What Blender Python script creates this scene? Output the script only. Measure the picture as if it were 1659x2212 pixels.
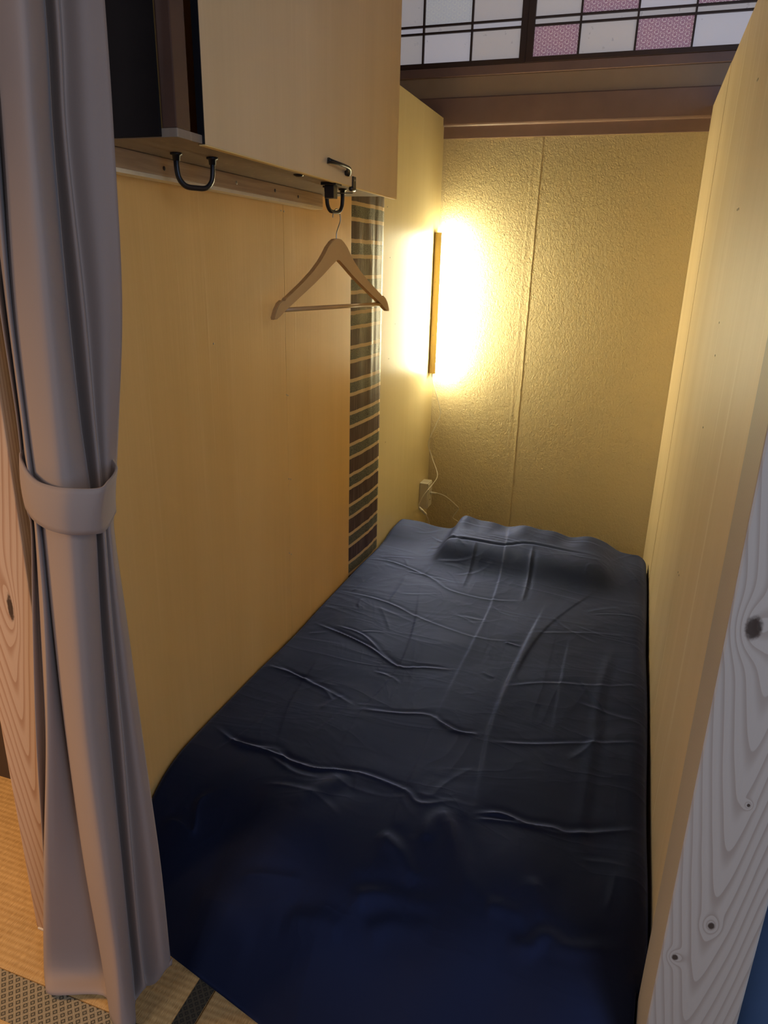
import bpy, bmesh, math, random
import numpy as np
from mathutils import Vector, Matrix

for o in list(bpy.data.objects): bpy.data.objects.remove(o)
scene = bpy.context.scene
COL = scene.collection

CAM_F=1546.36
CAM_LOC=(0.8463, -0.8135, 1.2618)
CAM_R=(0.94496, 0.32628, 0.02415); CAM_U=(-0.12882, 0.30319, 0.94418); CAM_V=(-0.30075, 0.89533, -0.32854)
CURTAIN=[[(0.094, -0.06, 1.86), (0.076, -0.06, 1.534), (0.064, -0.06, 1.392), (0.058, -0.06, 1.203), (0.059, -0.06, 1.051), (0.054, -0.06, 0.958), (0.053, -0.06, 0.916), (0.055, -0.06, 0.881), (0.031, -0.06, 0.726), (-0.0, -0.06, 0.506), (-0.028, -0.06, 0.237), (-0.05, -0.07, 0.012), (-0.039, -0.081, 0.012)], [(0.088, -0.045, 1.86), (0.071, -0.045, 1.538), (0.059, -0.045, 1.394), (0.053, -0.045, 1.202), (0.05, -0.045, 1.047), (0.046, -0.045, 0.952), (0.046, -0.045, 0.91), (0.046, -0.045, 0.874), (0.029, -0.045, 0.718), (0.005, -0.045, 0.497), (-0.037, -0.045, 0.22), (-0.046, -0.068, 0.012), (-0.018, -0.097, 0.012)], [(0.148, -0.095, 1.86), (0.131, -0.095, 1.52), (0.121, -0.095, 1.385), (0.109, -0.095, 1.206), (0.106, -0.095, 1.062), (0.103, -0.095, 0.973), (0.103, -0.095, 0.934), (0.103, -0.095, 0.9), (0.092, -0.095, 0.755), (0.064, -0.095, 0.548), (0.018, -0.095, 0.287), (-0.017, -0.095, 0.056), (0.008, -0.124, 0.012)], [(0.113, -0.052, 1.86), (0.099, -0.052, 1.534), (0.088, -0.052, 1.392), (0.074, -0.052, 1.203), (0.072, -0.052, 1.05), (0.074, -0.052, 0.958), (0.072, -0.052, 0.916), (0.072, -0.052, 0.88), (0.065, -0.052, 0.728), (0.062, -0.052, 0.517), (0.054, -0.052, 0.258), (0.067, -0.052, 0.041), (0.097, -0.093, 0.012)], [(0.152, -0.085, 1.86), (0.137, -0.085, 1.522), (0.128, -0.085, 1.387), (0.108, -0.085, 1.206), (0.102, -0.085, 1.059), (0.102, -0.085, 0.97), (0.102, -0.085, 0.93), (0.104, -0.085, 0.897), (0.098, -0.085, 0.751), (0.092, -0.085, 0.548), (0.092, -0.085, 0.303), (0.098, -0.085, 0.093), (0.138, -0.122, 0.012)], [(0.22, -0.12, 1.86), (0.204, -0.12, 1.507), (0.195, -0.12, 1.38), (0.186, -0.12, 1.21), (0.18, -0.12, 1.073), (0.177, -0.12, 0.989), (0.179, -0.12, 0.952), (0.182, -0.12, 0.92), (0.173, -0.12, 0.783), (0.163, -0.12, 0.592), (0.163, -0.12, 0.362), (0.164, -0.12, 0.162), (0.173, -0.139, 0.012)], [(0.221, -0.088, 1.86), (0.204, -0.088, 1.516), (0.193, -0.088, 1.384), (0.188, -0.088, 1.209), (0.187, -0.088, 1.068), (0.189, -0.088, 0.982), (0.189, -0.088, 0.943), (0.192, -0.088, 0.911), (0.182, -0.088, 0.769), (0.172, -0.088, 0.572), (0.168, -0.088, 0.333), (0.162, -0.088, 0.124), (0.184, -0.118, 0.012)], [(0.19, -0.05, 1.86), (0.176, -0.05, 1.529), (0.166, -0.05, 1.391), (0.159, -0.05, 1.207), (0.157, -0.05, 1.058), (0.16, -0.05, 0.968), (0.159, -0.05, 0.927), (0.161, -0.05, 0.893), (0.151, -0.05, 0.744), (0.142, -0.05, 0.537), (0.136, -0.05, 0.286), (0.131, -0.05, 0.066), (0.159, -0.084, 0.012)], [(0.225, -0.072, 1.86), (0.211, -0.072, 1.52), (0.202, -0.072, 1.387), (0.201, -0.072, 1.209), (0.198, -0.072, 1.066), (0.197, -0.072, 0.978), (0.196, -0.072, 0.939), (0.195, -0.072, 0.906), (0.189, -0.072, 0.763), (0.184, -0.072, 0.564), (0.176, -0.072, 0.321), (0.172, -0.072, 0.11), (0.174, -0.072, 0.04)], [(0.209, -0.046, 1.86), (0.194, -0.046, 1.529), (0.183, -0.046, 1.391), (0.183, -0.046, 1.207), (0.178, -0.046, 1.059), (0.177, -0.046, 0.969), (0.175, -0.046, 0.928), (0.175, -0.046, 0.893), (0.168, -0.046, 0.746), (0.164, -0.046, 0.54), (0.156, -0.046, 0.289), (0.15, -0.046, 0.07), (0.157, -0.052, 0.012)], [(0.234, -0.045, 1.86), (0.221, -0.045, 1.527), (0.212, -0.045, 1.39), (0.209, -0.045, 1.208), (0.195, -0.045, 1.06), (0.188, -0.045, 0.97), (0.185, -0.045, 0.929), (0.182, -0.045, 0.894), (0.181, -0.045, 0.748), (0.183, -0.045, 0.544), (0.188, -0.045, 0.3), (0.189, -0.045, 0.086), (0.177, -0.045, 0.023)], [(0.239, -0.022, 1.86), (0.234, -0.022, 1.533), (0.23, -0.022, 1.393), (0.22, -0.022, 1.208), (0.197, -0.022, 1.056), (0.181, -0.022, 0.962), (0.175, -0.022, 0.92), (0.169, -0.022, 0.884), (0.175, -0.022, 0.735), (0.182, -0.022, 0.528), (0.192, -0.022, 0.279), (0.193, -0.022, 0.06), (0.198, -0.022, 0.063)]]
TIE=[((0.054, -0.055, 1.001), (0.049, -0.055, 0.924)), ((0.085, -0.085, 0.992), (0.084, -0.085, 0.92)), ((0.132, -0.115, 0.985), (0.126, -0.115, 0.924)), ((0.178, -0.136, 0.988), (0.168, -0.136, 0.927)), ((0.214, -0.143, 0.991), (0.205, -0.143, 0.929)), ((0.243, -0.126, 0.99), (0.226, -0.126, 0.927)), ((0.24, -0.105, 0.993), (0.225, -0.105, 0.924)), ((0.223, -0.07, 0.994), (0.211, -0.07, 0.93)), ((0.203, -0.045, 0.996), (0.194, -0.045, 0.931))]
CREASES=[([(0.446, 2.038), (0.486, 1.694), (0.512, 1.307), (0.512, 1.033), (0.507, 0.852), (0.506, 0.639), (0.511, 0.509), (0.511, 0.362), (0.517, 0.183)], 0.004, 0.009, 's'), ([(0.679, 1.349), (0.656, 1.049), (0.64, 0.819), (0.635, 0.633), (0.644, 0.511), (0.658, 0.347)], 0.008, 0.014, 's'), ([(0.902, 1.166), (0.879, 0.92), (0.874, 0.672), (0.869, 0.486), (0.868, 0.37), (0.887, 0.202)], 0.0035, 0.014, 'r'), ([(0.192, 1.66), (0.365, 1.678), (0.488, 1.684), (0.583, 1.734), (0.826, 1.703)], 0.006, 0.009, 'v'), ([(0.007, 1.48), (0.121, 1.478), (0.277, 1.404), (0.365, 1.327), (0.5, 1.315), (0.611, 1.347)], 0.0045, 0.008, 'r'), ([(-0.001, 1.193), (0.205, 1.159), (0.33, 1.102), (0.515, 1.044), (0.662, 1.072)], 0.003, 0.007, 'r'), ([(0.034, 0.961), (0.158, 0.914), (0.254, 0.872), (0.349, 0.816), (0.417, 0.834), (0.507, 0.852)], 0.007, 0.007, 'r'), ([(0.101, 0.966), (0.199, 0.94), (0.278, 0.872), (0.349, 0.816)], 0.004, 0.006, 'r'), ([(0.019, 0.688), (0.098, 0.675), (0.205, 0.643), (0.311, 0.6)], 0.004, 0.007, 'r'), ([(0.313, 0.593), (0.416, 0.611), (0.493, 0.627), (0.551, 0.588), (0.627, 0.597)], 0.004, 0.007, 'r'), ([(0.031, 0.402), (0.11, 0.368), (0.194, 0.364), (0.295, 0.35), (0.364, 0.365), (0.42, 0.375), (0.513, 0.357), (0.556, 0.328), (0.634, 0.367)], 0.009, 0.008, 'r'), ([(0.66, 0.338), (0.715, 0.359), (0.768, 0.351), (0.817, 0.36), (0.86, 0.362), (0.996, 0.427)], 0.009, 0.009, 'r'), ([(0.669, 0.328), (0.737, 0.344), (0.854, 0.352)], 0.005, 0.006, 'r'), ([(0.638, 0.81), (0.734, 0.864), (0.871, 0.909), (1.008, 0.97)], 0.0025, 0.007, 'r'), ([(0.645, 0.579), (0.752, 0.607), (0.871, 0.658), (1.005, 0.716)], 0.0035, 0.007, 'r'), ([(0.655, 1.12), (0.827, 1.199), (0.928, 1.218)], 0.002, 0.008, 'r'), ([(0.245, 1.391), (0.32, 1.064), (0.349, 0.816), (0.328, 0.599), (0.327, 0.515), (0.336, 0.36)], 0.003, 0.009, 's'), ([(0.377, 1.683), (0.391, 1.51), (0.4, 1.368)], 0.004, 0.008, 'r'), ([(0.585, 1.718), (0.602, 1.478), (0.606, 1.345)], 0.007, 0.008, 'r'), ([(0.774, 1.157), (0.774, 0.88), (0.778, 0.636)], 0.0025, 0.009, 's'), ([(0.205, 1.159), (0.204, 1.262), (0.195, 1.4)], 0.0025, 0.008, 'r'), ([(0.352, 0.99), (0.405, 0.753), (0.41, 0.602)], 0.002, 0.008, 'r'), ([(0.132, 0.786), (0.147, 0.574), (0.197, 0.389)], 0.0025, 0.01, 's'), ([(0.024, 0.707), (0.154, 0.655), (0.212, 0.637), (0.25, 0.599)], 0.003, 0.006, 'r'), ([(0.094, 0.368), (0.15, 0.371), (0.212, 0.376), (0.258, 0.331)], 0.006, 0.008, 'r'), ([(0.199, 0.354), (0.276, 0.326), (0.336, 0.327)], 0.004, 0.009, 'r'), ([(0.513, 0.614), (0.571, 0.589), (0.619, 0.598)], 0.006, 0.007, 'r'), ([(0.609, 0.848), (0.571, 0.868)], 0.003, 0.007, 'r'), ([(0.6, 1.047), (0.649, 1.036)], 0.005, 0.007, 'r'), ([(0.66, 0.852), (0.673, 0.998), (0.705, 1.172), (0.765, 1.358), (0.837, 1.517)], 0.004, 0.012, 's'), ([(0.167, 1.798), (0.304, 1.671), (0.353, 1.622)], 0.005, 0.009, 'r'), ([(0.541, 2.078), (0.694, 2.018), (0.828, 1.887)], 0.003, 0.01, 'r'), ([(0.054, 0.158), (0.09, 0.162), (0.133, 0.155), (0.118, 0.202), (0.137, 0.228)], 0.01, 0.01, 'r'), ([(0.499, 0.237), (0.55, 0.205), (0.595, 0.163)], 0.01, 0.016, 'r'), ([(0.608, 0.322), (0.654, 0.244), (0.699, 0.154)], 0.01, 0.018, 'r'), ([(0.77, 0.115), (0.808, 0.116), (0.838, 0.14), (0.876, 0.129), (0.979, 0.16)], 0.009, 0.014, 'r'), ([(0.376, 0.06), (0.438, 0.065), (0.496, 0.062)], 0.009, 0.018, 'r'), ([(0.485, 0.105), (0.551, 0.13), (0.652, 0.139)], 0.009, 0.016, 'r'), ([(0.258, 0.107), (0.324, 0.112), (0.395, 0.118)], 0.006, 0.009, 'r'), ([(0.175, 0.074), (0.227, 0.07), (0.292, 0.042), (0.328, 0.014)], 0.01, 0.024, 'r'), ([(0.796, 0.234), (0.816, 0.176), (0.815, 0.123)], 0.008, 0.018, 'r'), ([(0.381, 0.361), (0.349, 0.297), (0.313, 0.234)], 0.008, 0.022, 'r'), ([(0.531, 0.066), (0.576, 0.096), (0.646, 0.102)], 0.008, 0.018, 'r'), ([(0.724, 0.154), (0.792, 0.158)], 0.006, 0.014, 'r'), ([(0.59, 0.241), (0.59, 0.284), (0.618, 0.332)], 0.007, 0.016, 'r')]
SCREW_L=[(0.869, 1.375), (0.884, 1.374), (0.539, 1.091), (0.878, 0.929), (0.886, 0.926), (0.882, 0.698), (0.893, 0.694), (0.875, 0.481), (0.887, 0.473)]
SCREW_R=[(0.909, 1.611), (0.896, 1.611), (0.865, 1.378), (0.842, 1.378), (1.754, 1.161), (0.838, 1.163), (0.808, 1.1), (0.8, 0.953), (0.797, 0.623), (0.768, 0.628), (1.74, 1.38)]
CABLE=[(0.013, 2.292, 0.813), (0.015, 2.292, 0.776), (0.06, 2.285, 0.64), (0.049, 2.27, 0.584), (0.022, 2.25, 0.501), (0.041, 2.24, 0.44), (0.083, 2.2, 0.369), (0.072, 2.17, 0.332), (0.048, 2.13, 0.295), (0.025, 2.12, 0.247), (0.026, 2.12, 0.228)]
SWITCH=[(0.026, 2.12, 0.23), (0.058, 2.135, 0.194)]
CABLE2=[(0.058, 2.135, 0.192), (0.068, 2.14, 0.165), (0.07, 2.15, 0.124), (0.07, 2.16, 0.068)]
CABLE3=[(0.053, 2.24, 0.266), (0.077, 2.25, 0.264), (0.108, 2.27, 0.248), (0.15, 2.3, 0.204), (0.164, 2.31, 0.18), (0.14, 2.31, 0.135), (0.168, 2.31, 0.115), (0.178, 2.31, 0.065)]


# ------------------------------------------------------------------ camera
cd = bpy.data.cameras.new('camera'); cam = bpy.data.objects.new('camera', cd); COL.objects.link(cam)
cd.sensor_fit = 'VERTICAL'; cd.sensor_height = 36.0; cd.lens = 36.0 * CAM_F / 2212.0
cd.clip_start = 0.02; cd.clip_end = 50
M = Matrix.Identity(4)
for i in range(3):
    M[i][0] = CAM_R[i]; M[i][1] = CAM_U[i]; M[i][2] = -CAM_V[i]; M[i][3] = CAM_LOC[i]
cam.matrix_world = M
scene.camera = cam

# ------------------------------------------------------------------ world, lights, exposure
w = bpy.data.worlds.new('world'); scene.world = w; w.use_nodes = True
bg = w.node_tree.nodes['Background']
bg.inputs['Color'].default_value = (0.45, 0.50, 0.78, 1); bg.inputs['Strength'].default_value = 0.09

def area_light(name, loc, target, energy, color, sx, sy):
    l = bpy.data.lights.new(name, 'AREA'); l.shape = 'RECTANGLE'; l.size = sx; l.size_y = sy
    l.energy = energy; l.color = color
    o = bpy.data.objects.new(name, l); COL.objects.link(o); o.location = loc
    o.rotation_euler = (Vector(target) - Vector(loc)).to_track_quat('-Z', 'Y').to_euler()
    return o
# unseen cool light behind the photographer, placed for the cabinet door, and a warm lamp further left in the room
area_light('cool_room_light', (2.05, -1.65, 1.95), (0.2, 1.0, 1.4), 12, (0.84, 0.87, 1.0), 0.6, 0.6)
area_light('wall_fill_light', (-0.55, -2.1, 2.0), (1.0, 0.4, 0.6), 11, (0.92, 0.90, 1.0), 0.6, 0.6)  # added neutral fill from the left front, brightening the right wall
area_light('blue_side_light', (2.3, -1.5, 1.25), (0.9, 0.0, 0.8), 11, (0.28, 0.53, 1.0), 0.7, 0.9)  # bluish light added at right front for the post; source unseen
area_light('warm_room_light', (-0.85, -0.45, 1.15), (-0.55, -0.30, 0.0), 13.0, (1.0, 0.58, 0.24), 0.4, 0.4)
PAPER_GLOW = 0.27        # glow added to the transom paper, in place of light from behind
LAMP_STRENGTH = 160.0
LAMP_COLOR = (1.0, 0.91, 0.58)

vs = scene.view_settings
vs.view_transform = 'Standard'; vs.look = 'None'; vs.exposure = 0.0; vs.gamma = 1.0; vs.use_curve_mapping = False

# ------------------------------------------------------------------ node helper
class NT:
    def __init__(s, name):
        s.m = bpy.data.materials.new(name); s.m.use_nodes = True
        s.t = s.m.node_tree; s.b = s.t.nodes['Principled BSDF']; s.out = s.t.nodes['Material Output']
    def node(s, typ, **kw):
        n = s.t.nodes.new(typ)
        for k, v in kw.items(): setattr(n, k, v)
        return n
    def put(s, sock, v):
        if isinstance(v, (int, float)): sock.default_value = v
        elif isinstance(v, (tuple, list)):
            sock.default_value = tuple(v) + ((1,) if len(v) == 3 and sock.type == 'RGBA' else ())
        else: s.t.links.new(v, sock)
    def math(s, op, a, b=0.0, c=0.0):
        n = s.node('ShaderNodeMath', operation=op)
        s.put(n.inputs[0], a); s.put(n.inputs[1], b); s.put(n.inputs[2], c)
        return n.outputs[0]
    def add(s, *a):
        r = a[0]
        for x in a[1:]: r = s.math('ADD', r, x)
        return r
    def mul(s, a, b): return s.math('MULTIPLY', a, b)
    def sub(s, a, b): return s.math('SUBTRACT', a, b)
    def step(s, v, lo, hi):
        n = s.node('ShaderNodeMapRange', interpolation_type='SMOOTHSTEP')
        s.put(n.inputs['Value'], v); s.put(n.inputs['From Min'], lo); s.put(n.inputs['From Max'], hi)
        return n.outputs['Result']
    def coord(s, kind='world', scale=(1, 1, 1), off=(0, 0, 0)):
        if kind == 'world': c = s.node('ShaderNodeNewGeometry').outputs['Position']
        else: c = s.node('ShaderNodeTexCoord').outputs['Object']
        mp = s.node('ShaderNodeMapping'); s.put(mp.inputs['Vector'], c)
        mp.inputs['Scale'].default_value = scale; mp.inputs['Location'].default_value = off
        return mp.outputs['Vector']
    def xyz(s, v):
        n = s.node('ShaderNodeSeparateXYZ'); s.put(n.inputs[0], v); return n.outputs
    def noise(s, v, scale=1.0, detail=3.0, rough=0.55, dist=0.0):
        n = s.node('ShaderNodeTexNoise'); s.put(n.inputs['Vector'], v)
        n.inputs['Scale'].default_value = scale; n.inputs['Detail'].default_value = detail
        n.inputs['Roughness'].default_value = rough; n.inputs['Distortion'].default_value = dist
        return n.outputs['Fac']
    def mix(s, f, a, b):
        n = s.node('ShaderNodeMix', data_type='RGBA')
        s.put(n.inputs[0], f); s.put(n.inputs[6], a); s.put(n.inputs[7], b)
        return n.outputs[2]
    def bump(s, h, dist, strength=1.0):
        n = s.node('ShaderNodeBump'); n.inputs['Strength'].default_value = strength
        n.inputs['Distance'].default_value = dist; s.put(n.inputs['Height'], h)
        s.t.links.new(n.outputs['Normal'], s.b.inputs['Normal'])
    def done(s, col, rough=0.6, metal=0.0, spec=None, **kw):
        s.put(s.b.inputs['Base Color'], col); s.put(s.b.inputs['Roughness'], rough); s.put(s.b.inputs['Metallic'], metal)
        if spec is not None: s.put(s.b.inputs['Specular IOR Level'], spec)
        for k, v in kw.items(): s.put(s.b.inputs[k.replace('_', ' ')], v)
        return s.m

def plain(name, col, rough=0.6, metal=0.0, var=0.08, scale=18.0, spec=None):
    n = NT(name); f = n.noise(n.coord('obj'), scale, 3)
    a = tuple(c * (1 - var) for c in col); b = tuple(min(1, c * (1 + var)) for c in col)
    return n.done(n.mix(f, a, b), rough, metal, spec)

def plywood(name, a, b, streak, streak_amt=0.5, rough=0.5):
    n = NT(name)
    v = n.coord('world', (7, 7, 0.55)); big = n.noise(v, 1.0, 4, 0.55, 0.6)
    fine = n.noise(n.coord('world', (120, 120, 3.0)), 1.0, 3, 0.6)
    cloud = n.noise(n.coord('world', (2.2, 2.2, 1.6)), 1.0, 3)
    st = n.step(n.noise(n.coord('world', (38, 38, 0.9)), 1.0, 4, 0.6, 0.8), 0.585, 0.68)
    fac = n.add(n.mul(big, 0.55), n.mul(cloud, 0.35), n.mul(fine, 0.18))
    col = n.mix(n.step(fac, 0.35, 0.72), a, b)
    col = n.mix(n.mul(st, streak_amt), col, streak)
    n.bump(n.add(fine, n.mul(st, 0.4)), 0.0006, 0.35)
    return n.done(col, rough, 0, 0.35)

def grained(name, uc, slope, spacing, light, dark, knots, axis='x', ycen=0.0, rough=0.55):
    """plain-sawn pine: nested arches on the broad face, tight lines on the narrow one"""
    n = NT(name)
    P = n.coord('world'); X = n.xyz(P)
    wob = n.noise(n.coord('world', (9, 9, 1.6)), 1.0, 3, 0.5)
    du = n.add(X[0], -uc, n.mul(n.sub(wob, 0.5), 0.022))
    dy = n.mul(n.sub(X[1], ycen), 1.3)
    rad = n.math('SQRT', n.add(n.mul(du, du), n.mul(dy, dy), 0.00006))
    f = n.sub(n.mul(X[2], 1.0), n.mul(rad, slope))
    dark_mask = None
    for (kx, kz, kr, el) in knots:
        dx = n.math('DIVIDE', n.sub(X[0], kx), kr); dz = n.math('DIVIDE', n.sub(X[2], kz), kr * el)
        d2 = n.add(n.mul(dx, dx), n.mul(dz, dz))
        bump = n.math('EXPONENT', n.mul(d2, -0.22))
        f = n.add(f, n.mul(bump, spacing * 2.2))
        k = n.sub(1.0, n.step(n.add(d2, n.mul(n.sub(n.noise(P, 160, 2), 0.5), 0.9)), 0.35, 1.25))
        dark_mask = k if dark_mask is None else n.math('MAXIMUM', dark_mask, k)
    nx = n.step(n.math('ABSOLUTE', n.xyz(n.node('ShaderNodeNewGeometry').outputs['Normal'])[0]), 0.6, 0.8)
    fs = n.mul(n.add(X[1], n.mul(n.sub(wob, 0.5), 0.006)), spacing / 0.0055)
    f = n.add(n.mul(f, n.sub(1.0, nx)), n.mul(fs, nx))
    fr = n.math('FRACT', n.math('DIVIDE', f, spacing))
    line = n.mul(n.step(fr, 0.45, 0.95), n.sub(1.0, n.step(fr, 0.955, 1.0)))
    line = n.mul(line, n.add(0.45, n.mul(n.noise(n.coord('world', (6, 6, 2)), 1, 2), 0.9)))
    fibre = n.noise(n.coord('world', (300, 300, 6)), 1.0, 2)
    col = n.mix(line, light, dark)
    col = n.mix(n.mul(fibre, 0.18), col, dark)
    if dark_mask is not None: col = n.mix(n.mul(dark_mask, 0.92), col, (0.030, 0.016, 0.010))
    n.bump(n.add(n.mul(fibre, 0.6), n.mul(line, -0.3)), 0.0005, 0.4)
    return n.done(col, rough, 0, 0.3)

# ------------------------------------------------------------------ materials
M_ply_left = plywood('plywood_left', (0.69, 0.41, 0.125), (0.77, 0.475, 0.16), (0.81, 0.53, 0.20), 0.25, 0.42)
M_ply_back = plywood('plywood_inner', (0.78, 0.66, 0.37), (0.85, 0.73, 0.44), (0.88, 0.77, 0.50), 0.25, 0.42)
M_ply_right = plywood('plywood_right', (0.68, 0.53, 0.32), (0.75, 0.60, 0.39), (0.86, 0.74, 0.53), 0.6, 0.5)
M_ply_door = plywood('plywood_door', (0.72, 0.53, 0.29), (0.80, 0.60, 0.34), (0.83, 0.64, 0.38), 0.2, 0.5)
M_edge_lit = plain('plywood_lit_edge', (0.85, 0.60, 0.22), 0.6)  # brightened yellow: lamp light on the door's underside put into the colour
def ledger_mat():
    n = NT('ledger_pine'); g = n.noise(n.coord('world', (90, 3.5, 90)), 1, 3, 0.6, 0.5)
    return n.done(n.mix(n.step(g, 0.3, 0.7), (0.36, 0.22, 0.11), (0.52, 0.34, 0.18)), 0.6)
M_ledger = ledger_mat(); M_cream = plain('sawn_lit_edge', (0.80, 0.66, 0.42), 0.7, var=0.15, scale=40)
M_post_l = grained('post_pine_left', -0.075, 6.5, 0.075, (0.60, 0.42, 0.28), (0.42, 0.24, 0.14),
                   [(-0.058, 0.718, 0.0062, 4.2)], ycen=-0.016)
M_post_r = grained('post_pine_right', 1.036, 7.0, 0.075, (0.47, 0.43, 0.37), (0.35, 0.30, 0.25),
                   [(1.0132, 0.8855, 0.0095, 1.7), (1.0386, 0.4537, 0.0045, 1.4), (1.0048, 0.3836, 0.0045, 1.2), (1.0488, 0.6513, 0.0022, 1.3)], ycen=0.0)
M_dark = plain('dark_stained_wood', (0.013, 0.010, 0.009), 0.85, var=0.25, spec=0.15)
M_brown = plain('brown_lacquer_wood', (0.27, 0.172, 0.145), 0.45, var=0.22, scale=9)
M_strip = plain('dark_brown_strip', (0.10, 0.052, 0.034), 0.45, var=0.2)
M_frame = plain('lattice_wood', (0.060, 0.034, 0.026), 0.5, var=0.2)
M_black = plain('black_metal', (0.010, 0.010, 0.012), 0.38, 0.0, var=0.1)
M_steel = plain('steel', (0.55, 0.52, 0.47), 0.3, 1.0, var=0.05)
M_screw = plain('screw_steel', (0.45, 0.40, 0.30), 0.35, 0.9, var=0.05)
M_hole = plain('screw_hole', (0.035, 0.020, 0.012), 0.8)
M_plastic = plain('white_plastic', (0.72, 0.68, 0.60), 0.4, var=0.03)
M_cable = plain('white_cable', (0.75, 0.71, 0.62), 0.45, var=0.03)
M_brass = plain('gold_aluminium', (0.62, 0.45, 0.18), 0.35, 0.7, var=0.05)
M_hanger = plain('hanger_beech', (0.56, 0.34, 0.14), 0.38, var=0.12, scale=14)
M_plaster = plain('plaster', (0.46, 0.35, 0.25), 0.9, var=0.06)
M_ceil = plain('ceiling_boards', (0.30, 0.22, 0.15), 0.7)
M_darkwall = plain('dark_wall', (0.060, 0.038, 0.028), 0.6)

def wallpaper():
    n = NT('embossed_wallpaper')
    v = n.coord('world', (1, 1, 0.75))
    h = n.noise(v, 115, 3, 0.6, 0.8); h2 = n.noise(v, 420, 2, 0.5)
    n.bump(n.add(h, n.mul(h2, 0.25)), 0.0040, 0.95)
    cl = n.noise(n.coord('world', (1.5, 1.5, 1.5)), 1.0, 3)
    return n.done(n.mix(cl, (0.67, 0.555, 0.33), (0.72, 0.605, 0.375)), 0.62, 0, 0.3)
M_wallpaper = wallpaper()

def curtain_mat():
    n = NT('curtain_cloth')
    v = n.coord('world'); h = n.noise(v, 900, 2)
    n.bump(h, 0.0004, 0.25)
    return n.done(n.mix(n.noise(v, 6, 2), (0.325, 0.245, 0.20), (0.355, 0.275, 0.225)), 0.75, 0, 0.25,
                  Sheen_Weight=0.12, Sheen_Roughness=0.5)
M_curtain = curtain_mat()

def sheet_mat():
    n = NT('navy_sheet')
    v = n.coord('world')
    a = n.noise(n.coord('world', (6, 3.5, 4)), 1.0, 3, 0.45, 1.0); b = n.noise(n.coord('world', (3, 8, 4)), 1.0, 3, 0.45, 1.0)
    ra = n.math('POWER', n.sub(1.0, n.math('ABSOLUTE', n.mul(n.sub(a, 0.5), 3.0))), 3.0)
    rb = n.math('POWER', n.sub(1.0, n.math('ABSOLUTE', n.mul(n.sub(b, 0.5), 3.0))), 3.0)
    n.bump(n.add(n.mul(ra, 0.8), n.mul(rb, 0.8), n.mul(n.noise(v, 1200, 1), 0.03)), 0.0022, 0.4)
    # dyed cotton sateen: dark diffuse body plus a soft blue-tinted gloss
    nrm = [l.from_socket for l in n.t.links if l.to_socket == n.b.inputs['Normal']][0]
    d = n.node('ShaderNodeBsdfDiffuse'); g = n.node('ShaderNodeBsdfGlossy'); a_ = n.node('ShaderNodeAddShader')
    n.put(d.inputs['Color'], n.mix(n.noise(v, 5, 3), (0.0045, 0.0072, 0.017), (0.0060, 0.0092, 0.022)))
    fz = n.node('ShaderNodeFresnel'); fz.inputs['IOR'].default_value = 1.45; n.put(fz.inputs['Normal'], nrm)
    n.put(g.inputs['Color'], n.mix(n.math('MULTIPLY', fz.outputs[0], 4.0), (0.0, 0.0, 0.0), SHEET_GLOSS)); g.inputs['Roughness'].default_value = 0.64
    for q_ in (d, g): n.put(q_.inputs['Normal'], nrm)
    n.put(a_.inputs[0], d.outputs[0]); n.put(a_.inputs[1], g.outputs[0])
    n.t.links.new(a_.outputs[0], n.out.inputs['Surface']); n.t.nodes.remove(n.b)
    return n.m
SHEET_GLOSS = (0.105, 0.132, 0.300)
M_sheet = sheet_mat()

def tatami(name, dark=1.0):
    n = NT(name); X = n.xyz(n.coord('world'))
    row = n.math('SINE', n.mul(n.add(X[1], n.mul(n.noise(n.coord('world', (6, 6, 1)), 1, 2), 0.004)), 2 * math.pi / 0.0125))
    rush = n.noise(n.coord('world', (700, 60, 1)), 1.0, 2)
    blotch = n.noise(n.coord('world', (9, 30, 1)), 1.0, 3)
    fac = n.add(n.mul(row, 0.045), n.mul(rush, 0.75), n.mul(blotch, 0.3))
    n.bump(n.add(n.mul(row, 0.22), n.mul(rush, 0.9)), 0.0020, 0.6)
    return n.done(n.mix(n.step(fac, 0.28, 0.78), (0.44 * dark, 0.265 * dark, 0.095 * dark), (0.72 * dark, 0.47 * dark, 0.19 * dark)), 0.6)
M_tatami = tatami('tatami_rush'); M_tatami2 = tatami('tatami_rush_darker', 0.8)  # the second is the same rush in a darker tone

def heri(name, period, dark, light):
    n = NT(name); X = n.xyz(n.coord('world'))
    u = n.math('FRACT', n.math('DIVIDE', n.add(X[0], X[1], 5.0), period))
    v = n.math('FRACT', n.math('DIVIDE', n.add(n.sub(X[0], X[1]), 5.0), period))
    cu = n.math('ABSOLUTE', n.sub(u, 0.5)); cv = n.math('ABSOLUTE', n.sub(v, 0.5))
    mx = n.math('MAXIMUM', cu, cv)
    band = n.step(mx, 0.30, 0.33)
    groove = n.step(n.math('ABSOLUTE', n.sub(mx, 0.41)), 0.012, 0.03)
    d = n.math('SQRT', n.add(n.mul(cu, cu), n.mul(cv, cv)))
    flower = n.mul(n.sub(1.0, n.step(d, 0.15, 0.19)), n.step(n.math('MINIMUM', cu, cv), 0.015, 0.035))
    fac = n.math('MAXIMUM', n.mul(band, groove), flower)
    th = n.noise(n.coord('world', (400, 400, 1)), 1, 2)
    return n.done(n.mix(n.mul(fac, n.add(0.6, n.mul(th, 0.6))), dark, light), 0.75)
M_heri = heri('tatami_border_cloth', 0.0165, (0.055, 0.050, 0.034), (0.46, 0.38, 0.24))
M_heri_shade = heri('tatami_border_shade', 0.014, (0.015, 0.014, 0.010), (0.085, 0.070, 0.042))  # shadowed border: darker copy of the cloth with the shade in its colour

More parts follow.
